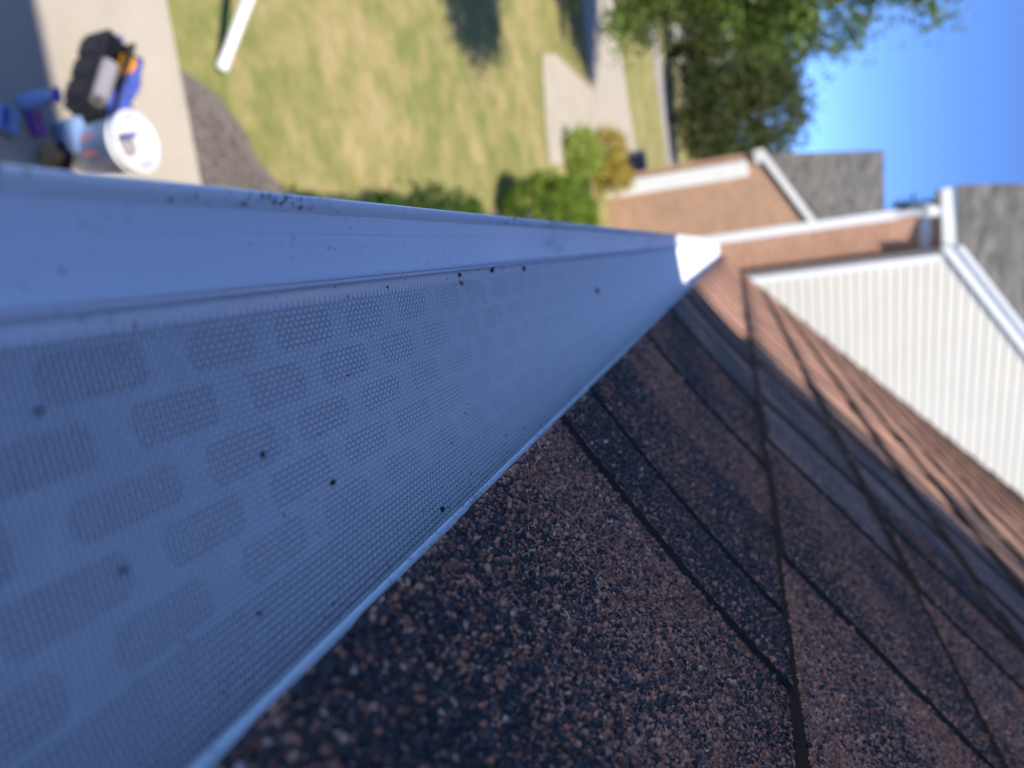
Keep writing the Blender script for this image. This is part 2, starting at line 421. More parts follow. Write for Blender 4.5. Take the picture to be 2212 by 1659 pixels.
def blend_at(c, m, s, y):
    v = m + 0.13 * np.sin(37 * y + 21 * s + c) * np.sin(19 * y - 33 * s + 2 * c) + 0.10 * np.sin(61 * s + 11 * y + 1.7 * c)
    if c == 0: v = v + 0.20 * np.exp(-((y - .275 + s * .30) / .045) ** 2) - .30 * np.exp(-((y - .13 + s * .2) / .07) ** 2)
    return np.clip(v, .05, .97)

house = thing('brick_house', 'house with brown shingle roof edged by the mesh covered gutter', 'house', (1.0, 1.6, GZ))
deck = MB()
ss = list(np.linspace(0, E_, 9)) + [NCOURSE * E_ + .05]
top = [rp(np.array(s), 0.0, -0.003) for s in ss]; bot = [rp(np.array(s), 0.0, -0.020) for s in ss[::-1]]
loop = [(p[0] + .004, p[2]) for p in top] + [(p[0] + .004, p[2]) for p in bot]
deck.prism([(x, Y_BACK, z) for x, z in loop], (0, RAKE - .02 - Y_BACK, 0))
roof = deck.build('roof', M_TRIM, house)

def add_blend(me, vals):
    a = me.attributes.new('blend', 'FLOAT', 'POINT'); a.data.foreach_set('value', np.asarray(vals, np.float32))
tot_sh = 0
for c in range(NCOURSE):
    rr = random.Random(c); cut = rr.uniform(.4, 1.2) if c > 2 else [1.12, 1.1, .98][c]
    groups = [[]]; nxt = Y_BACK if False else cut
    for iv in LAY[c]:
        if iv[0] >= nxt - 1e-6 and groups[-1]: groups.append([]); nxt = iv[0] + .95
        groups[-1].append(iv)
    s0 = c * E_
    for g in groups:
        V = []; F = []; B = []; MI = []
        for (a, b, r, m) in g:
            near = c < 4 and a < 1.1
            step = .006 if near else .25
            ny = max(1, int(math.ceil((b - a) / step))); ys = np.linspace(a, b, ny + 1)
            nS = 16 if near else 3
            sv = np.linspace(s0, s0 + E_ + .012, nS + 1)
            k = len(V)
            for j, y in enumerate(ys):
                jit = rr.gauss(0, .00022) if near else 0
                for q, s in enumerate(sv):
                    s_ = s + (jit if q == 0 else 0); yy = y + SLC(c) * (s - s0) * (0 if y >= RAKE - 1e-6 else 1) + (math.sin(s * 900 + j * 7) * .00035 + rr.gauss(0, .0003) if near and j in (0, ny) else 0)
                    V.append(rp(np.array(s_), yy, surf_n(c, s, r))); B.append(float(blend_at(c, m, s, yy)))
                # lower lip of the front edge
                yy = y; V.append(rp(np.array(s0 + (jit + .0006)), yy, -.0012 if c else -.003)); B.append(.12)
            w_ = nS + 2
            for j in range(ny):
                p = k + j * w_; q = p + w_
                for t in range(nS): F.append((p + t, q + t, q + t + 1, p + t + 1)); MI.append(0)
                F.append((p, p + nS + 1, q + nS + 1, q)); MI.append(2)
            for j in (0, ny):                          # the two sides of the tab
                p = k + j * w_; e = len(V)
                yv = ys[j]
                for s in sv:
                    V.append(rp(np.array(s), yv + SLC(c) * (s - s0) * (0 if yv >= RAKE - 1e-6 else 1), surf_n(c, s, 0) - .003)); B.append(.08)
                for t in range(nS): F.append((p + t, p + t + 1, e + t + 1, e + t)); MI.append(1)
        o = np_mesh('shingle', np.array(V), np.array(F), M_SHINGLE, roof); add_blend(o.data, B); tot_sh += 1
        o.data.materials.append(M_ASPHALT); o.data.materials.append(M_EDGE); o.data.polygons.foreach_set('material_index', MI)

# mineral granules standing proud of the nearest shingles
def granules(n, srange, yrange, size, seed):
    g = np.random.default_rng(seed)
    s = g.uniform(*srange, n); y = g.uniform(*yrange, n)
    c = np.clip((s / E_).astype(int), 0, NCOURSE - 1)
    r = np.zeros(n); mx = np.full(n, .4); ok = np.ones(n, bool)
    for cc in range(int(c.max()) + 1):
        yl = y - SLC(cc) * (s - cc * E_)
        for (a, b, ra, m) in LAY[cc]:
            k = (c == cc) & (yl >= a) & (yl < b); r[k] = ra; mx[k] = blend_at(cc, m, s[k], y[k])
            ok &= ~(k & ((ra < 0) | (np.minimum(yl - a, b - yl) < .0008)))
    s, y, c, r, mx = (v[ok] for v in (s, y, c, r, mx)); n = len(s)
    h = 0.0022 + 0.0070 * (1 - (s - c * E_) / E_) + r
    P = rp(s, y, h); an = np.where(s > E_, TH, np.interp(s, np.linspace(0, E_, NA + 1), PT[:, 2]))
    nr = np.stack([-np.sin(an), np.zeros(n), np.cos(an)], -1); td = np.stack([np.cos(an), np.zeros(n), np.sin(an)], -1); ty = np.array([0, 1., 0])
    # tilt every chip a little
    tl = g.normal(0, .32, (n, 2)); nn = nr + tl[:, :1] * td + tl[:, 1:] * ty; nn /= np.linalg.norm(nn, axis=1)[:, None]
    ph = g.uniform(0, 6.28, n); u = np.cos(ph)[:, None] * td + np.sin(ph)[:, None] * ty; u -= (u * nn).sum(1)[:, None] * nn; u /= np.linalg.norm(u, axis=1)[:, None]; w_ = np.cross(nn, u)
    sz = size * np.clip(g.lognormal(0, .30, n), .45, 2.0); asp = g.uniform(.6, 1.0, n); ht = sz * g.uniform(.35, .75, n)
    V = np.zeros((n, 8, 3)); base = [(1, 0), (0, 1), (-1, 0), (0, -1)]
    for k, (a, b) in enumerate(base):
        j = g.uniform(.75, 1.2, n)
        V[:, k] = P + (sz * j * a)[:, None] * u * .5 + (sz * asp * j * b)[:, None] * w_ * .5 - nn * (sz * .15)[:, None]
        j2 = g.uniform(.35, .85, n); o1 = g.normal(0, .12, n)
        V[:, 4 + k] = P + (sz * j2 * (a + o1))[:, None] * u * .5 + (sz * asp * j2 * (b + o1))[:, None] * w_ * .5 + nn * (ht * g.uniform(.55, 1.1, n))[:, None]
    i = np.arange(n)[:, None] * 8
    Fq = np.concatenate([i + np.array([[4, 5, 6, 7]])] + [i + np.array([[k, (k + 1) % 4, 4 + (k + 1) % 4, 4 + k]]) for k in range(4)], 0)
    # colours of the mineral: black-blue, purple-brown, brown, tan and a few white
    br = g.uniform(0, 1, n) < mx
    dark = np.array([[.014, .015, .018], [.026, .027, .033], [.044, .044, .052], [.080, .058, .054]])[g.integers(0, 4, n)]
    brown = np.array([[.24, .095, .056], [.38, .15, .084], [.52, .21, .118], [.60, .30, .18], [.26, .14, .105]])[g.choice(5, n, p=[.28, .27, .22, .13, .10])]
    C = np.where(br[:, None], brown, dark) * g.uniform(.75, 1.25, (n, 1))
    wh = g.uniform(0, 1, n) < .0022; C[wh] = np.array([.62, .58, .54])
    return V.reshape(-1, 3), Fq, np.repeat(np.concatenate([C, np.ones((n, 1))], 1), 8, 0)
gv, gf, gc = [], [], []; off = 0
for args in ((60000, (0.0005, .145), (.09, .56), .0015, 1), (38000, (.143, .30), (.20, .66), .0016, 2), (16000, (.286, .43), (.38, .85), .0018, 3), (9000, (.0005, .145), (.56, .85), .0019, 4)):
    v, f_, c_ = granules(*args); gv.append(v); gf.append(f_ + off); gc.append(c_); off += len(v)
gran = np_mesh('granules', np.concatenate(gv), np.concatenate(gf), M_GRAN, roof)
a = gran.data.attributes.new('tint', 'FLOAT_COLOR', 'POINT'); a.data.foreach_set('color', np.concatenate(gc).astype(np.float32).ravel())
tag(gran, kind='stuff')

# walls, fascia, soffit, rake board and the unseen canopy added behind the camera to throw the shade
MB().box((0.36, Y_BACK, GZ), (0.56, RAKE - .25, -0.30)).build('wall', M_BRICK2, house)
MB().box((0.56, RAKE - .45, GZ), (6.6, RAKE - .25, -0.30)).build('wall', M_BRICK2, house)
MB().prism([(0.36, RAKE - .45, -.298), (6.6, RAKE - .45, -.298), (6.6, RAKE - .45, 1.0), (3.2, RAKE - .45, 2.8), (0.50, RAKE - .45, .18)], (0, .2, 0)).build('gable_wall', M_SIDING, house)
MB().box((0.108, Y_BACK, -.27), (0.118, RAKE - .04, -.088)).build('fascia', M_TRIM, house)
MB().box((0.1185, Y_BACK, -.285), (0.3595, RAKE - .04, -.27)).build('soffit', M_TRIM, house)
rk0 = rp(np.array(.03), RAKE - .018, -.0215); rk1 = rp(np.array(NCOURSE * E_), RAKE - .018, -.0215)
MB().prism([rk0, rk1, rk1 - np.array([0, 0, .16]), rk0 - np.array([0, 0, .10])], (0, .016, 0)).build('rake_board', M_TRIM, house)
ridge = rp(np.array(NCOURSE * E_), 0, 0)
MB().prism([(ridge[0], Y_BACK, ridge[2] + .012), (ridge[0] + 3.4, Y_BACK, ridge[2] - 3.28), (ridge[0] + 3.4, Y_BACK, ridge[2] - 3.30), (ridge[0], Y_BACK, ridge[2] - .01)], (0, RAKE - Y_BACK, 0)).build('rear_roof_slope', M_GREYROOF, house)
CANOPY_Y = -1.06; WH = 4.0
# unseen canopy on posts, added behind the camera: its straight edge throws the shade over the gutter and patio
MB().box((-0.7, CANOPY_Y - 1.9, WH - .18), (3.2, CANOPY_Y, WH)).build('shade_canopy', M_TRIM, house)
MB().box((-0.73, CANOPY_Y - 1.93, WH + .002), (3.23, CANOPY_Y + .0, WH + .03)).build('shade_canopy_covering', M_GREYROOF, house)
for px_, py_ in ((-0.6, CANOPY_Y - .15), (-0.6, CANOPY_Y - 1.75)): MB().box((px_ - .07, py_ - .07, GZ), (px_ + .07, py_ + .07, WH - .182)).build('shade_canopy_post', M_TRIM, house)
for px_, py_ in ((3.05, CANOPY_Y - .15), (3.05, CANOPY_Y - 1.75)): MB().box((px_ - .07, py_ - .07, -1.0), (px_ + .07, py_ + .07, WH - .182)).build('shade_canopy_post', M_TRIM, house)

# ------------------------------------------------------------------ gutter
YA, YB = -0.6, 4.56
gut = thing('gutter', 'white aluminium gutter along the eave with a grimy rolled lip', 'gutter', (0.03, 2.0, -.20))
A_ = (-0.0226, -0.0920); B_ = (-0.0205, -0.0950)
lip = [(-.0218, -.1050), (-.0232, -.1035), (-.0236, -.0985), (-.0236, -.0945), (-.0231, -.0926), A_, (-.0217, -.0924), (-.0203, -.0941), (-.0196, -.0955), (-.0190, -.0972)]
MB().extrude_y(lip, YA, YB, 1).build('lip', M_GUTTER, gut, smooth=True, solid=0.0006)
front = [(-.0218, -.1052), (-.0212, -.125), (-.0150, -.140), (-.004, -.152), (.002, -.165), (.002, -.205)]
MB().extrude_y(front, YA, YB, 1).build('front_face', M_GUTTER, gut, smooth=True, solid=0.0007)
MB().extrude_y([(.002, -.2055), (.096, -.2055), (.096, -.092)], YA, YB, 1).build('trough', M_INSIDE, gut, solid=0.0006)
cap_poly = [(-.0236, -.0925), (.0975, -.0925), (.0975, -.2062), (.0015, -.2062), (.0015, -.165), (-.0045, -.152), (-.0155, -.140), (-.0218, -.125)]
MB().prism([(x, YB + .001, z) for x, z in cap_poly], (0, .0012, 0)).build('end_cap', M_GUTTER, gut)

# ------------------------------------------------------------------ gutter guard
guard = thing('gutter_guard', 'aluminium gutter guard with woven wire mesh between solid rails', 'gutter guard', (0.03, 2.0, -.09))
YG0, YG1 = 0.02, 4.55
panel = [(-.0203, -.0938), (-.0198, -.0946), (-.0152, -.0949), (-.0150, -.0951), (-.0148, -.0949), (-.0052, -.0949)]
MB().extrude_y(panel, YG0, YG1, 1).build('front_panel', M_PANEL, guard, solid=0.0004)
rail = []
for cx, r in ((-.0045, .0005), (-.0034, .00045)):
    rail += [(cx - r * math.cos(t), -.0945 + r * 1.2 * math.sin(t)) for t in np.linspace(0, math.pi, 6)]
rail = [(-.0051, -.0948)] + rail + [(-.0024, -.0952), (-.0012, -.0954), (.0002, -.0955), (.0012, -.0956)]
MB().extrude_y(rail, YG0, YG1, 1).build('front_rail', M_RAIL, guard, smooth=True, solid=0.0003)
# height of the mesh across the trough
MX = np.array([0.000, .010, .022, .034, .044, .052, .059, .0673]); MZ = np.array([-.0952, -.0947, -.0938, -.0928, -.0919, -.0910, -.0891, -.0852])
def mesh_z(x):
    # smooth interpolation
    x = np.asarray(x, float); xs = np.linspace(MX[0], MX[-1], 200); zs = np.interp(xs, MX, MZ); ker = np.ones(25) / 25
    zs = np.convolve(np.pad(zs, 12, 'edge'), ker, 'valid'); return np.interp(x, xs, zs)
flange = [(.0671, -.0864), (.0673, -.0855), (.0677, -.0851), (.0683, -.0848), (.0692, -.0843), (.078, -.0794)]
MB().extrude_y(flange, YG0, YG1, 1).build('back_flange', M_PANEL, guard, smooth=True, solid=0.0005)
# slotted support panel under the mesh
PX = [.0012 + .0106 * k for k in range(6)]
def pz(x): return mesh_z(x) - .0034
sv = []; sf = []
def slot_outline(cx, cy, hx, hy, r=.0030, n=4):
    pts = []
    for sx, sy, t0 in ((1, 1, 0), (-1, 1, math.pi / 2), (-1, -1, math.pi), (1, -1, 1.5 * math.pi)):
        for k in range(n + 1):
            t = t0 + math.pi / 2 * k / n; pts.append((cx + sx * (hx - r) + r * math.cos(t), cy + sy * (hy - r) + r * math.sin(t)))
    return pts
PITCH = .034
for row in range(5):
    x0, x1 = PX[row], PX[row + 1]; y = YG0 + (PITCH / 2 if row % 2 else 0) - PITCH
    while y < 1.9:
        cx, cy = (x0 + x1) / 2, y + PITCH / 2; inn = slot_outline(cx + random.uniform(-.0004, .0004), cy + random.uniform(-.001, .001), .0040 * random.uniform(.90, 1.08), .0125 * random.uniform(.88, 1.06))
        hx, hy = (x1 - x0) / 2, PITCH / 2; out = []
        for (px_, py_) in inn:
            dx, dy = px_ - cx, py_ - cy; k = min(hx / max(abs(dx), 1e-9), hy / max(abs(dy), 1e-9)); out.append((cx + dx * k, cy + dy * k))
        # corners
        n = len(inn); i = len(sv)
        sv += [(a, b, pz(a)) for a, b in inn] + [(a, b, pz(a)) for a, b in out]
        for k in range(n):
            k2 = (k + 1) % n; sf.append((i + k, i + k2, i + n + k2, i + n + k))
            p, q = out[k], out[k2]
            if abs(p[0] - q[0]) > 1e-6 and abs(p[1] - q[1]) > 1e-6:
                cxn = x0 if min(p[0], q[0]) - x0 < 1e-6 else x1; cyn = y if min(p[1], q[1]) - y < 1e-6 else y + PITCH
                sv.append((cxn, cyn, pz(cxn))); j = len(sv) - 1; sf.append((i + n + k, i + n + k2, j, j))
        y += PITCH
mbs = MB(); mbs.v = [tuple(map(float, p)) for p in sv]; mbs.f = [q if q[2] != q[3] else q[:3] for q in sf]
mbs.build('slotted_panel', M_SLOT, guard)
MB().extrude_y([(x, float(pz(x))) for x in np.linspace(.0012, .0542, 7)], 1.9, YG1, 1).build('support_panel', M_SLOT, guard)
# woven wire
WP = .00128; WR = .00021
def weave(y0, y1, woven, seg_y=None, sides=4):
    Vs = []; Fs = []; off = 0
    xs = np.arange(.0010, .0673, WP); ys = np.arange(y0, y1, WP)
    ang = np.arange(sides) * 2 * math.pi / sides + math.pi / 4
    par = (np.arange(len(xs))[:, None] + np.arange(len(ys))[None, :]) % 2
    amp = WR * .95
    zx = mesh_z(xs)
    # wires along the gutter
    if woven: yy = ys; zz = zx[:, None] + np.where(par == 0, amp, -amp)
    else: yy = np.array([y0, y1]); zz = np.repeat(zx[:, None], 2, 1)
    nx, ny = len(xs), len(yy)
    Pn = np.zeros((nx, ny, sides, 3))
    Pn[..., 0] = xs[:, None, None] + WR * np.cos(ang); Pn[..., 1] = yy[None, :, None]; Pn[..., 2] = zz[..., None] + WR * np.sin(ang)
    idx = np.arange(nx * ny * sides).reshape(nx, ny, sides); nxt = np.roll(idx, -1, 2)
    Vs.append(Pn.reshape(-1, 3)); Fs.append(np.stack([idx[:, :-1], idx[:, 1:], nxt[:, 1:], nxt[:, :-1]], -1).reshape(-1, 4)); off = len(Vs[0])
    # wires across it
    if woven: xx = xs; zz = zx[:, None] - np.where(par == 0, amp, -amp)
    else: xx = np.linspace(xs[0], xs[-1], 8); zz = np.repeat(mesh_z(xx)[:, None], len(ys), 1)
    xx = np.concatenate([[-.0004], xx, [.0676]]); zz = np.concatenate([zz[:1], zz, zz[-1:]], 0)
    nx, ny = len(xx), len(ys)
    Pn = np.zeros((ny, nx, sides, 3))
    Pn[..., 0] = xx[None, :, None]; Pn[..., 1] = ys[:, None, None] + WR * np.cos(ang); Pn[..., 2] = zz.T[..., None] + WR * np.sin(ang)
    idx = np.arange(nx * ny * sides).reshape(ny, nx, sides) + off; nxt = np.roll(idx, -1, 2)
    Vs.append(Pn.reshape(-1, 3)); Fs.append(np.stack([idx[:, :-1], idx[:, 1:], nxt[:, 1:], nxt[:, :-1]], -1).reshape(-1, 4))
    return np.concatenate(Vs), np.concatenate(Fs)
v1, f1 = weave(.03, 1.30, True); v2, f2 = weave(1.30, 4.5, False)
wm = np_mesh('wire_mesh', np.concatenate([v1, v2]), np.concatenate([f1, f2 + len(v1)]), M_WIRE, guard, smooth=True); tag(wm, kind='stuff')

# specks caught on the mesh and rail
def speck(px_, py_, size, mat, name, label, cat, group):
    v = R @ np.array([py_ * S22 - 384, px_ * S22 - 512, FPX]); lo = v * (-.0945 / v[2])
    for _ in range(4): lo = v * (float(mesh_z(np.clip(lo[0], 0, .0665))) + size * .35) / v[2]
    bm = bmesh.new(); bmesh.ops.create_icosphere(bm, subdivisions=2, radius=size)
    rr = random.Random(int(px_ * 7 + py_))
    for q in bm.verts: q.co *= rr.uniform(.65, 1.2)
    for q in bm.verts: q.co.z *= .7; q.co.y *= 1.4
    me = bpy.data.meshes.new(name); bm.to_mesh(me); bm.free(); me.materials.append(mat)
    o = bpy.data.objects.new(name, me); o.location = tuple(lo); COL.objects.link(o); tag(o, label, cat, group)
for px_, py_, sz in ((567, 982, .00070), (718, 1042, .00085), (955, 1100, .0009), (993, 594, .0009), (1063, 583, .0013), (1132, 581, .0013), (84, 888, .0006), (265, 1232, .0006), (560, 1325, .0005), (1290, 628, .0022)):
    speck(px_, py_, sz, M_DEBRIS, 'debris_speck', 'dark speck of debris caught on the wire mesh', 'debris', 'specks on the gutter mesh')
speck(997, 612, .0011, M_SEED, 'seed', 'single tan seed lying on the mesh beside the front rail', 'seed', None)

# fine roof grit washed onto the mesh (one mass)
g = np.random.default_rng(77); gvv = []; gff = []; gcc = []
for k in range(420):
    y = g.uniform(.08, 1.2); x = g.choice([g.uniform(.001, .066), .066 - abs(g.normal(0, .006)), -.0035 + abs(g.normal(0, .0012))], p=[.35, .4, .25]); x = min(max(x, -.0048), .0665)
    r = g.uniform(.00016, .00042); z = (float(mesh_z(max(x, 0))) if x > 0 else -.0950) + .00025; c = np.array([x, y, z]); i = len(gvv)
    q = g.normal(size=(6, 3)); q = np.array([[1, 0, 0], [-1, 0, 0], [0, 1, 0], [0, -1, 0], [0, 0, 1], [0, 0, -1.]]) * g.uniform(.6, 1.3, (6, 1)) * r
    gvv += list(c + q); gff += [(i + a, i + b, i + e) for a in (0, 1) for b in (2, 3) for e in (4, 5)]; col = np.array([[.02, .02, .024], [.10, .05, .03], [.22, .15, .10]])[g.integers(0, 3)]; gcc += [np.append(col, 1)] * 6
grit = np_mesh('roof_grit', gvv, gff, M_GRAN); tag(grit, 'fine dark roof grit scattered over the gutter mesh', 'grit', kind='stuff')
a = grit.data.attributes.new('tint', 'FLOAT_COLOR', 'POINT'); a.data.foreach_set('color', np.array(gcc, np.float32).ravel())
co = np.array(gvv, np.float32); co[:, 0] *= 0.0715 / 0.066; co[:, 2] *= 0.0715 / 0.066; grit.data.vertices.foreach_set('co', co.ravel()); grit.data.update()
# the whole gutter sits this much further out along the eave line
KS = 0.0715 / 0.066
for o in list(gut.children) + list(guard.children):
    co = np.empty(len(o.data.vertices) * 3, np.float32); o.data.vertices.foreach_get('co', co); co = co.reshape(-1, 3)
    co[:, 0] *= KS; co[:, 2] *= KS; o.data.vertices.foreach_set('co', co.ravel()); o.data.update()
for o in [q for q in bpy.data.objects if q.name.startswith(('debris_speck', 'seed'))]: o.location = o.location * KS

# ------------------------------------------------------------------ trees and shrubs
def leaf_arrays(P, size, g, flat=0.0):
    n = len(P); d = g.normal(size=(n, 3)); d /= np.linalg.norm(d, axis=1)[:, None]
    nn = g.normal(size=(n, 3)); nn[:, 2] += flat; nn -= (nn * d).sum(1)[:, None] * d; nn /= np.linalg.norm(nn, axis=1)[:, None]
    w_ = np.cross(d, nn); L = size * g.uniform(.6, 1.3, n)[:, None]
    V = np.stack([P - d * L * .5, P + w_ * L * .34 + nn * L * .06 + d * L * .02, P + d * L * .55, P - w_ * L * .34 + nn * L * .06 + d * L * .02], 1)
    F = np.arange(n * 4).reshape(n, 4)
    return V.reshape(-1, 3), F
def crown_points(c, r, n, clumps, g, clump_r, shell=.55, floor=None):
    d = g.normal(size=(clumps, 3)); d /= np.linalg.norm(d, axis=1)[:, None]
    rad = g.uniform(shell, 1.0, clumps) ** .6
    C = np.array(c) + d * rad[:, None] * np.array(r) * g.uniform(.85, 1.12, (clumps, 1))
    k = g.integers(0, clumps, n)
    P = C[k] + g.normal(size=(n, 3)) * clump_r * g.uniform(.6, 1.3, clumps)[k][:, None]
    if floor is not None: P = P[P[:, 2] > floor]
    return P, C
def tree(name, label, base, c, r, n, clumps, leaf, mat, seed, clump_r, group=None, trunk_r=.18, shell=.5):
    g = np.random.default_rng(seed); t = thing(name, label, 'tree', base, group)
    P, C = crown_points(c, r, n, clumps, g, clump_r, shell, GZ + .35)
    V, F = leaf_arrays(P, leaf, g); np_mesh('crown', V, F, mat, t)
    mb = MB(); top = np.array(c) + np.array([0, 0, r[2] * .45]); b = np.array(base, float); mid = (b + top) / 2 + g.normal(size=3) * .12
    mb.tube([b, b * .7 + mid * .3, mid, top], [trunk_r * 1.25, trunk_r, trunk_r * .7, trunk_r * .15], 10)
    for k in range(16):
        e = C[g.integers(0, len(C))]; s = mid + (top - mid) * g.uniform(-.35, .75); m = (s + e) / 2 + np.array([0, 0, -.03 * np.linalg.norm(e - s)])
        mb.tube([s, m, e], [trunk_r * .34, trunk_r * .2, trunk_r * .05], 6)
    mb.build('trunk', M_BARK, t, smooth=True)
    return t
def shrub(name, label, base, r, n, leaf, mat, seed, clumps=60, clump_r=.06, group=None, cat='shrub', shell=.8):
    g = np.random.default_rng(seed); t = thing(name, label, cat, base, group); c = np.array(base, float) + np.array([0, 0, r[2] * .95])
    P, C = crown_points(c, r, n, clumps, g, clump_r, shell, base[2] + .02)
    V, F = leaf_arrays(P, leaf, g, .4); np_mesh('foliage', V, F, mat, t)
    mb = MB()
    for k in range(7):
        e = C[g.integers(0, len(C))]; mb.tube([np.array(base, float) + g.normal(size=3) * np.array([.03, .03, 0]), (np.array(base) + e) / 2 + np.array([0, 0, .05]), e], [.014, .01, .004], 5)
    mb.build('stem', M_BARK, t); return t

tree('maple_tree', 'broad green leafy tree hanging over the front walk', (-8.7, 17.7, GZ), (-8.0, 17.5, 1.5), (4.5, 2.3, 4.9), 125000, 760, .12, M_LEAF, 3, .25, trunk_r=.2, shell=.35)
tree('shade_tree', 'unseen leaning tree placed beside the patio to throw the lawn shadow', (-4.7, 5.0, GZ), (-2.75, 5.6, 5.7), (1.75, 1.25, 1.5), 16000, 200, .11, M_LEAF, 4, .2, trunk_r=.14)  # tree out of view, placed to throw the shadow on the lawn
tree('round_tree', 'dense olive green round tree behind the far houses', (-7.6, 48, GZ), (-7.0, 48, .9), (3.1, 3.0, 3.7), 14000, 300, .26, M_LEAF_FAR, 5, .45, 'far street trees', .3, .6)
tree('round_tree', 'darker round tree partly hidden by the broad leafy tree', (-12.2, 52, GZ), (-12.2, 52, .9), (4.2, 3.4, 4.0), 14000, 300, .28, M_LEAF_FAR, 6, .5, 'far street trees', .3, .6)
tree('round_tree', 'small dark tree showing between the two grey roofs', (.35, 30, GZ), (.35, 30, 5.6), (.7, .7, 1.6), 3000, 80, .20, M_LEAF_FAR, 8, .22, 'far street trees', .12, .5)
# tree line along the horizon (one mass)
g = np.random.default_rng(21); PP = []
for k in range(70):
    x = -140 + k * 4 + g.uniform(-2, 2); y = 190 + g.uniform(-25, 40); h = g.uniform(4.5, 8)
    PP.append(np.array([x, y, GZ + h * .5]) + g.normal(size=(260, 3)) * np.array([3.0, 2.4, h * .26]))
PP = np.concatenate(PP); V, F = leaf_arrays(PP, 1.5, g); o = np_mesh('far_wood', V, F, M_LEAF_FAR); tag(o, 'low dark belt of trees along the horizon', 'trees', kind='stuff')

shrub('boxwood_shrub', 'rounded clipped green shrub in front of the brick house', (-0.62, 11.0, GZ), (.66, .66, .68), 28000, .036, M_LEAF_BOX, 11, 520, .036, shell=.93)
shrub('lime_shrub', 'light lime green shrub beside the front walk', (-2.2, 16.2, GZ), (.42, .38, .34), 3000, .07, M_LEAF_LIME, 12, 60, .10)
shrub('flower_clump', 'golden yellow flower clump by the driveway', (-2.5, 18.8, GZ), (.50, .45, .46), 3200, .07, M_LEAF_GOLD, 13, 60, .09, cat='flowers')
shrub('flower_clump', 'pale gold flower clump beside the white corner panel', (-1.95, 19.4, GZ), (.40, .40, .44), 2600, .07, M_LEAF_GOLD, 14, 50, .09, cat='flowers')
bedp = [(-.62, 5.35, .16), (-.58, 6.0, .18), (-.66, 6.6, .20), (-.64, 7.15, .24), (-.70, 7.7, .27), (-.66, 8.3, .28), (-.60, 8.9, .20)]
for k, (x, y, r) in enumerate(bedp):
    shrub('bed_plant', 'low dark green plant in the bed under the gutter', (x, y, GZ), (r, r * 1.2, r * .9), 900, .05, M_LEAF_BED, 30 + k, 26, .05, 'plants in the bed under the gutter', 'plant')

# ------------------------------------------------------------------ things on the patio
PZ = GZ + 0.028
bc = np.array([-.90, 3.36, PZ]); tl = np.array([0.04, -0.02, 1.0])
bk = thing('bucket', 'open white plastic bucket of tools on the patio edge', 'bucket', bc)
BS = .93
MB().lathe([(r_ * BS, z_ * BS) for r_, z_ in [(0, 0), (.130, 0), (.134, .004), (.150, .30), (.157, .302), (.157, .315), (.152, .317), (.158, .335), (.158, .352), (.163, .354), (.163, .372), (.148, .373), (.146, .36), (.128, .012), (0, .011)]], bc, 40).build('body', M_BUCKET, bk, smooth=True)
MB().lathe([(r_ * BS, z_ * BS) for r_, z_ in [(.1635, .353), (.169, .356), (.169, .374), (.152, .376)]], bc, 40).build('rim', M_BUCKET, bk, smooth=True)
MB().tube([bc + np.array([.156 * math.cos(t), .156 * math.sin(t) * .35 + .15 * abs(math.sin(t)), .31 - .17 * math.sin(t)]) for t in np.linspace(0, math.pi, 14)], .0028, 6).build('handle', M_STEEL, bk)
MB().prism([bc + np.array([.0, 0, 0]) + np.array([math.sin(t) * .1345, -math.cos(t) * .1345, z]) for t, z in ((-.35, .12), (.35, .12), (.35, .21), (-.35, .21))], (0, -.002, 0)).build('label_patch', M_RED, bk)
for k, (dx, dy, l, m, nm, lb) in enumerate(((-.03, .02, .30, M_BLUE, 'screwdriver', 'blue handled screwdriver standing in the white bucket'), (.04, -.03, .27, M_RED, 'pliers', 'red handled pliers standing in the white bucket'), (.0, .05, .25, M_GREY, 'rag', 'grey rag stuffed in the white bucket'))):
    t = thing(nm, lb, 'rag' if nm == 'rag' else 'tool', bc + np.array([dx, dy, .014]))
    p = bc + np.array([dx, dy, .014]); q = p + np.array([dx * .5, dy * .6, l])
    if nm == 'rag': MB().lathe([(0, 0), (.05, .01), (.062, .10), (.045, .2), (.055, .23), (.02, .25), (0, .24)], p, 12).build('folds', m, t, smooth=True)
    else:
        MB().tube([p, p * .35 + q * .65], .006, 8).build('shaft', M_STEEL, t); MB().tube([p * .36 + q * .64, p * .2 + q * .8, q], [.012, .017, .013], 10).build('handle', m, t, smooth=True)

# open tool tote
tc = np.array([-1.27, 3.50, PZ]); ta = math.radians(-32)
tux = np.array([math.cos(ta), math.sin(ta), 0]); tuy = np.array([-math.sin(ta), math.cos(ta), 0])
def tp(a, b, z): return tc + tux * a + tuy * b + np.array([0, 0, z])
tote = thing('tool_tote', 'open black and blue tool tote on the patio', 'tool tote', tc)
def tbox(a0, a1, b0, b1, z0, z1): return MB().prism([tp(a0, b0, z0), tp(a1, b0, z0), tp(a1, b1, z0), tp(a0, b1, z0)], (0, 0, z1 - z0))
HW, HL, HH = .24, .105, .16
tbox(-HW, HW, -HL, HL, 0, .012).build('base', M_BLACK, tote, bevel=.004)
for nm, q in (('side_panel', (-HW, HW, -HL, -HL + .012)), ('side_panel', (-HW, HW, HL - .012, HL)), ('end_panel', (-HW, -HW + .012, -HL + .0125, HL - .0125)), ('end_panel', (HW - .012, HW, -HL + .0125, HL - .0125))):
    tbox(*q, .0125, HH).build(nm, M_BLACK, tote, bevel=.004)
MB().tube([tp(-HW + .03, 0, HH * .2), tp(-HW + .03, 0, HH + .07), tp(HW - .03, 0, HH + .07), tp(HW - .03, 0, HH * .2)], .011, 10).build('carry_handle', M_BLACK, tote)
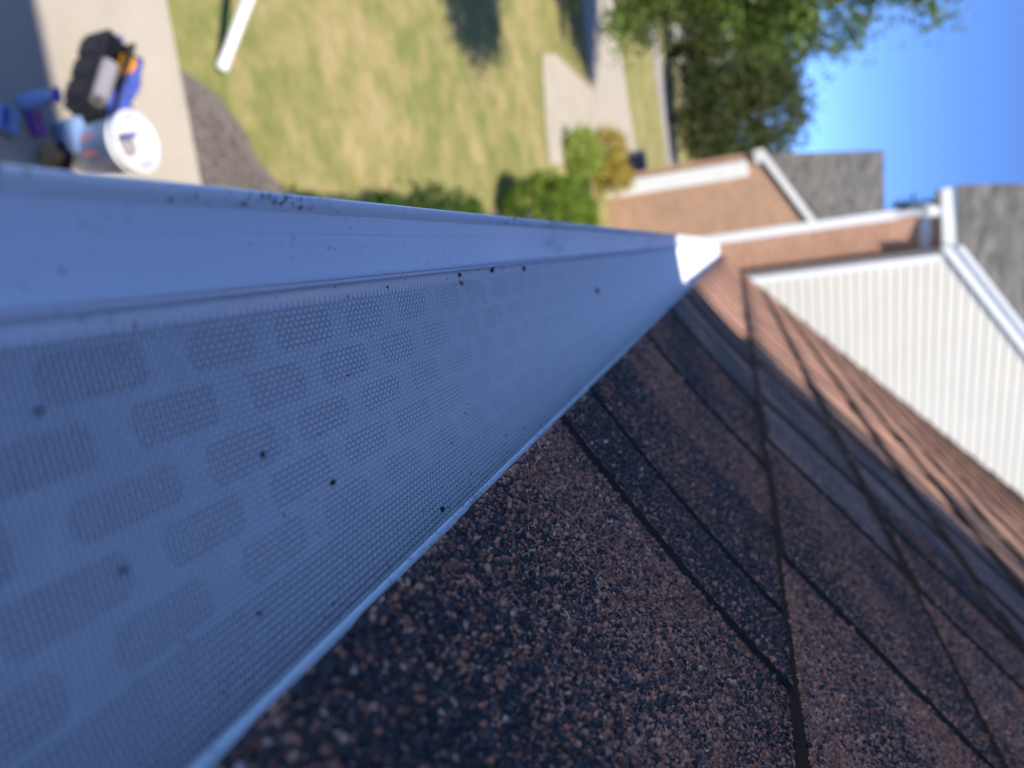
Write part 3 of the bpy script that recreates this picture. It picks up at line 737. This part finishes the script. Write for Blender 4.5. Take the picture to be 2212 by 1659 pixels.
for k in range(3): tbox(-.19 + k * .14, -.08 + k * .14, -HL - .022, -HL - .0005, .02, .12).build('pocket', M_BLACK, tote, bevel=.006)
def blob(name, label, cat, c, r, mat, rough=.15, seed=0, rot=ta):
    bm = bmesh.new(); bmesh.ops.create_icosphere(bm, subdivisions=3, radius=1); rr = random.Random(seed); ph = [rr.uniform(0, 6) for _ in range(6)]
    for v in bm.verts:
        k = 1 + rough * (math.sin(3 * v.co.x + ph[0]) * math.sin(4 * v.co.y + ph[1]) + .6 * math.sin(5 * v.co.z + ph[2]) * math.sin(6 * v.co.x + ph[3]))
        v.co = Vector((v.co.x * r[0] * k, v.co.y * r[1] * k, v.co.z * r[2] * k))
    me = bpy.data.meshes.new(name); bm.to_mesh(me); bm.free(); me.materials.append(mat); me.polygons.foreach_set('use_smooth', [True] * len(me.polygons))
    o = bpy.data.objects.new(name, me); o.location = tuple(c); o.rotation_euler = (0, 0, rot); COL.objects.link(o); return tag(o, label, cat)
blob('work_glove', 'crumpled blue work glove draped over the tote end', 'glove', tp(.12, .065, .175), (.13, .06, .035), M_BLUE, .3, 1)
blob('work_glove', 'blue work glove hanging out near the orange tape', 'glove', tp(-.10, .105, .165), (.13, .04, .03), M_BLUE, .3, 2)
blob('blue_cloth', 'small blue cloth lying on the sunny patio behind the tote', 'cloth', np.array([-1.52, 3.72, PZ + .02]), (.06, .05, .02), M_BLUE, .3, 3)
rl = thing('material_roll', 'grey roll lying along the middle of the tool tote', 'roll', tp(.06, -.02, .12))
MB().tube([tp(-.06, -.035, .135), tp(.17, -.035, .135)], .052, 20).build('roll_body', M_GREY, rl, smooth=False)
MB().tube([tp(-.064, -.035, .135), tp(.174, -.035, .135)], .016, 12).build('core', M_BLACK, rl)
ot = thing('tape_measure', 'orange tape measure resting in the tool tote', 'tape measure', tp(-.15, -.005, .12))
MB().prism([tp(-.20, .02, .12), tp(-.10, .02, .12), tp(-.09, .02, .15), tp(-.10, .02, .185), tp(-.13, .02, .20), tp(-.17, .02, .20), tp(-.20, .02, .18)], tuple(tuy * .055)).build('case', M_ORANGE, ot, bevel=.008)
tbox(-.09, -.075, .035, .06, .125, .14).build('hook', M_STEEL, ot)
# loose things in the shade
def carton(name, label, cat, c, dims, rot, mat, mat2):
    t = thing(name, label, cat, c); u = np.array([math.cos(rot), math.sin(rot), 0]); w_ = np.array([-math.sin(rot), math.cos(rot), 0]); c = np.array(c)
    a, b, h = dims
    MB().prism([c - u * a - w_ * b, c + u * a - w_ * b, c + u * a + w_ * b, c - u * a + w_ * b], (0, 0, h)).build('box', mat, t, bevel=.006)
    z = np.array([0, 0, h + .0005]); MB().prism([c + z - u * a * .8 - w_ * b * .8, c + z + u * a * .8 - w_ * b * .8, c + z + u * a * .8 - w_ * b * .2, c + z - u * a * .8 - w_ * b * .2], (0, 0, .001)).build('label_band', mat2, t); return t
gp = ground_at(140, 296, PZ); carton('parts_carton', 'pale blue carton on the shaded patio beside the bucket', 'carton', gp, (.075, .06, .10), .4, M_LTBLUE, M_LTBLUE)
gp = ground_at(50, 225, PZ); bt = thing('spray_bottle', 'blue spray bottle standing in the patio shade', 'bottle', gp)
MB().lathe([(0, 0), (.04, 0), (.042, .01), (.042, .13), (.016, .17), (.014, .19), (0, .19)], gp, 20).build('body', M_LTBLUE, bt, smooth=True)
MB().box(gp + np.array([-.035, -.012, .19]), gp + np.array([.03, .012, .225])).build('trigger_head', M_BLUE, bt, bevel=.005)
gp = ground_at(66, 262, PZ); carton('fastener_box', 'violet printed box lying in the patio shade', 'box', gp, (.075, .025, .05), .15, M_VIOLET, M_RED)
gp = ground_at(92, 347, PZ); blob('leather_pouch', 'tan leather pouch on the patio near the gutter edge', 'pouch', gp + np.array([0, 0, .05]), (.07, .05, .05), M_TANLEATHER, .2, 5)
gp = ground_at(128, 345, PZ); blob('webbing_heap', 'dark heap of webbing beside the bucket foot', 'webbing', gp + np.array([0, 0, .03]), (.09, .06, .035), M_BLACK, .35, 6)
gp = ground_at(5, 262, PZ); carton('parts_carton', 'blue carton at the near end of the shaded patio', 'carton', gp, (.06, .05, .05), -.3, M_LTBLUE, M_BLUE)
# white downspout length propped over the lawn
p0 = ground_at(478, 150, GZ + .03); p1 = at(545, -25, 4.75)
d = (p1 - p0) / np.linalg.norm(p1 - p0); p1 = p0 + d * 2.4
pl = thing('downspout_pipe', 'white downspout length propped above the lawn', 'pipe', p0)
MB().tube([p0, p0 + d * .03, p1], .038, 16, caps=False).build('pipe_body', M_BUCKET, pl, smooth=True, solid=.003)
MB().tube([p0 - d * .002, p0 + d * .05], .0415, 16, caps=False).build('collar', M_BUCKET, pl, smooth=True, solid=.002)
ph = p1 - d * .25
st = thing('saw_horse', 'wooden sawhorse carrying the far end of the white pipe', 'sawhorse', (ph[0], ph[1], GZ))
ly = np.array([-d[1], d[0], 0]); ly /= np.linalg.norm(ly)
tops = [ph - np.array([0, 0, .085]) - ly * .4, ph - np.array([0, 0, .085]) + ly * .4]
MB().tube(tops, .042, 4).build('beam', M_TANLEATHER, st)
for e, s in ((0, 1), (0, -1), (1, 1), (1, -1)):
    q = tops[e] * .9 + tops[1 - e] * .1; ft = np.array([q[0] + s * .22, q[1] + s * .1, GZ]); MB().tube([q, ft], .022, 4).build('leg', M_TANLEATHER, st)

# ------------------------------------------------------------------ the neighbour's house with the sided gable
PH = math.radians(20); AX = np.array([math.cos(PH), math.sin(PH), 0]); BX = np.array([-math.sin(PH), math.cos(PH), 0]); ZX = np.array([0, 0, 1.])
O2 = np.array([.50, 10.5, 0]); EZ = 2.37; SLP = .628; WID = 9.0
h2 = thing('sided_house', 'neighbouring house with cream lap siding gable and grey roof', 'house', (O2[0], O2[1], GZ))
def P2(a, b, z): return O2 + AX * a + BX * b + ZX * z
MB().prism([P2(0, .02, GZ), P2(WID, .02, GZ), P2(WID, .02, EZ), P2(WID / 2, .02, EZ + SLP * WID / 2), P2(0, .02, EZ)], BX * .2).build('gable_wall', M_SIDING, h2)
z = GZ; board_mesh = {}
while z < EZ + SLP * WID / 2 - .12:
    z1 = z + .1145
    def lim(zz): return max(0.0, (zz - EZ) / SLP)
    a0, a1 = lim(z), lim(z1)
    v = []
    for (zz, aa, o0) in ((z, a0, -.016), (z1, a1, -.002)):
        v += [P2(aa, o0, zz), P2(WID - aa, o0, zz), P2(WID - aa, .018, zz), P2(aa, .018, zz)]
    MB().add(v, [(0, 1, 5, 4), (3, 0, 4, 7), (1, 2, 6, 5), (0, 3, 2, 1), (4, 5, 6, 7), (2, 3, 7, 6)]).build('siding_board', M_SIDING, h2)
    z = z1
MB().prism([P2(-.012, -.022, GZ), P2(.07, -.022, GZ), P2(.07, .02, GZ), P2(-.012, .02, GZ)], ZX * (EZ - GZ - .02)).build('corner_board', M_TRIM, h2)
# rake boards and gable roof
for sgn in (1, -1):
    def Q(t, b, dz): aa = t if sgn == 1 else WID - t; return P2(aa, b, EZ + SLP * t + dz)
    MB().prism([Q(-.12, -.06, .02), Q(WID / 2, -.06, .02), Q(WID / 2, -.06, .20), Q(-.12, -.06, .20)], BX * .03).build('rake_board', M_TRIM, h2)
    MB().prism([Q(-.12, -.10, .18), Q(WID / 2, -.10, .18), Q(WID / 2, -.10, .245), Q(-.12, -.10, .245)], BX * .04).build('rake_gutter', M_TRIM, h2)
    MB().prism([Q(-.12, -.055, .205), Q(WID / 2, -.055, .205), Q(WID / 2, -.055, .27), Q(-.12, -.055, .27)], (.35, 3.0, 0)).build('roof', M_GREYROOF, h2)
# brick wing to the left, further back
WB = .35
w0 = P2(-.427, WB, GZ); w1 = P2(1.2, WB, GZ)
MB().prism([w0, w1, w1 + np.array([.6, 3.0, 0]), w0 + np.array([.35, 3.0, 0])], ZX * (2.40 - GZ)).build('wing_wall', M_BRICK2, h2)
MB().prism([P2(-.435, WB - .02, 2.17), P2(1.2, WB - .02, 2.17), P2(1.2, WB + .005, 2.17), P2(-.435, WB + .005, 2.17)], ZX * .13).build('frieze', M_SHADETRIM, h2)
dsp = at(1560, 519, 10.62); dst = np.array([dsp[0] - .02, dsp[1], 1.95])
MB().prism([(dst[0] - .06, dst[1] - .03, GZ), (dst[0] + .06, dst[1] - .03, GZ), (dst[0] + .06, dst[1] + .04, GZ), (dst[0] - .06, dst[1] + .04, GZ)], (0, 0, 1.92 - GZ)).build('downspout', M_TRIM, h2, bevel=.015)
MB().tube([dst + np.array([0, 0, -.06]), dst + np.array([.0, -.03, .1]), dst + np.array([.06, -.10, .40])], .045, 8).build('downspout_elbow', M_TRIM, h2)
eL = at(2050, 406, 10.52); eR = at(2045, 585, 10.66)
ed = eR - eL; ez = 2.40
eL = np.array([eL[0], eL[1], ez]); eR = np.array([.50, 10.60, ez])
MB().prism([eL, eR, eR + ZX * .13, eL + ZX * .13], (0, .03, 0)).build('wing_fascia', M_TRIM, h2)
MB().prism([eL + ZX * .005, eR + ZX * .005, eR + np.array([0, .3, .005]), eL + np.array([0, .3, .005])], (0, 0, -.03)).build('wing_soffit', M_SHADETRIM, h2)
rp_ = .66
MB().prism([eL + np.array([-.02, -.03, .13]), eR + np.array([.02, 0, .13]), eR + np.array([4.5, 3.4, .13 + 3.4 * rp_]), eL + np.array([.08, 3.4, .13 + 3.4 * rp_])], (0, .03, .05)).build('wing_roof', M_GREYROOF, h2)
MB().tube([at(1990, 455, 10.62), at(2003, 455, 10.58), at(2025, 458, 10.52)], [.07, .09, .05], 12).build('gutter_end', M_TRIM, h2, smooth=True)

# ------------------------------------------------------------------ far brick house
O1 = np.array([-1.80, 21.0, 0]); A1 = np.array([math.cos(.12), math.sin(.12), 0])
h1 = thing('tan_brick_house', 'far tan brick house with white corner panel and grey roof', 'house', (O1[0], O1[1], GZ))
def P1(a, dy, z): return O1 + A1 * a + np.array([0, dy, 0]) + ZX * z
zt = lambda a: .86 + .58 * a
MB().prism([P1(0, 0, GZ), P1(6, 0, GZ), P1(6, 0, zt(3)), P1(3, 0, zt(3)), P1(0, 0, zt(0) - .06)], (0, .25, 0)).build('gable_wall', M_BRICK, h1)
MB().prism([P1(-.34, .06, GZ), P1(-.005, .06, GZ), P1(-.005, .06, .60), P1(-.34, .06, .60)], (-.3, 7, 0)).build('front_wall', M_BRICK, h1)
MB().prism([P1(-.16, -.07, GZ), P1(.24, -.07, GZ), P1(.24, -.005, GZ), P1(-.16, -.005, GZ)], ZX * (.42 - GZ)).build('corner_panel', M_TRIM, h1, bevel=.015)
MB().prism([P1(-.30, -.12, zt(-.30) - .02), P1(3, -.12, zt(3) - .02), P1(3, -.12, zt(3) + .16), P1(-.30, -.12, zt(-.30) + .16)], (0, .06, 0)).build('rake_board', M_TRIM, h1)
MB().prism([P1(-.36, -.10, .60), P1(-.05, -.10, .60), P1(-.05, -.10, .84), P1(-.36, -.10, .84)], (-.1, 3.5, 0)).build('eave_box', M_TRIM, h1)
MB().prism([P1(-.36, -.05, zt(-.36) + .17), P1(3, -.05, zt(3) + .17), P1(3, 5, zt(3) + .17), P1(-.36, 5, zt(-.36) + .17)], (0, 0, .05)).build('gable_roof', M_GREYROOF, h1)
rl0 = at(1652, 332, 21.5); rt0 = at(1910, 324, 24.8); rt1 = at(1912, 470, 24.8) + np.array([1.5, .5, 0]); rb1 = at(1690, 520, 22.1) + np.array([1.0, .3, 0])
MB().prism([rl0, rb1, rt1, rt0], (0, .08, -.05)).build('cross_roof', M_GREYROOF, h1)
MB().prism([rl0 + np.array([0, .1, -.06]), rt0 + np.array([0, .1, -.06]), np.array([rt0[0], rt0[1] + 3.6, rl0[2]])], (.2, 0, 0)).build('cross_gable_wall', M_SIDING, h1)

# farther houses
def far_house(label, x0, x1, y, z_eave, z_ridge, wall, roofm, depth=9):
    t = thing('far_house', label, 'house', ((x0 + x1) / 2, y, GZ), 'houses down the street')
    MB().box((x0, y, GZ), (x1, y + depth, z_eave)).build('wall', wall, t)
    MB().prism([(x0 - .4, y - .4, z_eave), (x0 - .4, y + depth + .4, z_eave), (x0 - .4, y + depth / 2, z_ridge)], (x1 - x0 + .8, 0, 0)).build('roof', roofm, t)
    n = max(2, int((x1 - x0) / 3))
    for k in range(n):
        cx = x0 + (k + .5) * (x1 - x0) / n; zc = (GZ + z_eave) / 2 + .2
        w_ = MB().box((cx - .5, y - .04, zc - .7), (cx + .5, y - .002, zc + .7)).build('window', M_TRIM, t); MB().box((cx - .42, y - .06, zc - .62), (cx + .42, y - .045, zc + .62)).build('pane', M_GLASS, w_)
    return t
far_house('white walled house seen through the tree leaves', -17.5, -11.5, 66, 1.9, 4.6, M_TRIM, M_GREYROOF)
far_house('slate roofed house between the brick house and the sided gable', .2, 7.2, 52, 6.4, 8.4, M_BRICK2, M_SLATEROOF)
# pale van parked far down the street
vb = ground_at(1474, 218); vy = vb[1]; van = thing('parked_van', 'pale green van parked far down the street', 'van', (vb[0], vy, GZ))
vx = vb[0]
MB().prism([(vx - .85, vy, GZ + .35), (vx + .85, vy, GZ + .35), (vx + .85, vy, GZ + 1.3), (vx + .74, vy, GZ + 2.0), (vx - .74, vy, GZ + 2.0), (vx - .85, vy, GZ + 1.3)], (0, 4.6, 0)).build('body', M_VAN, van, bevel=.08)
MB().prism([(vx - .68, vy - .02, GZ + 1.35), (vx + .68, vy - .02, GZ + 1.35), (vx + .6, vy - .02, GZ + 1.85), (vx - .6, vy - .02, GZ + 1.85)], (0, .03, 0)).build('rear_window', M_GLASS, van)
for sx in (-1, 1):
    for yy in (.8, 3.7): MB().tube([(vx + sx * .62, vy + yy, GZ + .34), (vx + sx * .86, vy + yy, GZ + .34)], .34, 16).build('wheel', M_TYRE, van)
    MB().box((vx + sx * .76 - .05, vy - .03, GZ + .9), (vx + sx * .76 + .05, vy + .01, GZ + 1.25)).build('tail_light', M_RED, van)
# low metal cabinet beside the driveway
cb = thing('utility_cabinet', 'low slate grey utility cabinet on the grass past the driveway', 'cabinet', (-2.95, 26.6, GZ))
MB().box((-3.35, 26.4, GZ + .04), (-2.55, 27.0, GZ + .50)).build('case', M_CABINET, cb, bevel=.02)
MB().box((-3.38, 26.37, GZ + .50), (-2.52, 27.03, GZ + .54)).build('lid', M_CABINET, cb, bevel=.01)
MB().box((-3.45, 26.3, GZ), (-2.45, 27.1, GZ + .04)).build('pad', M_CONC, cb)
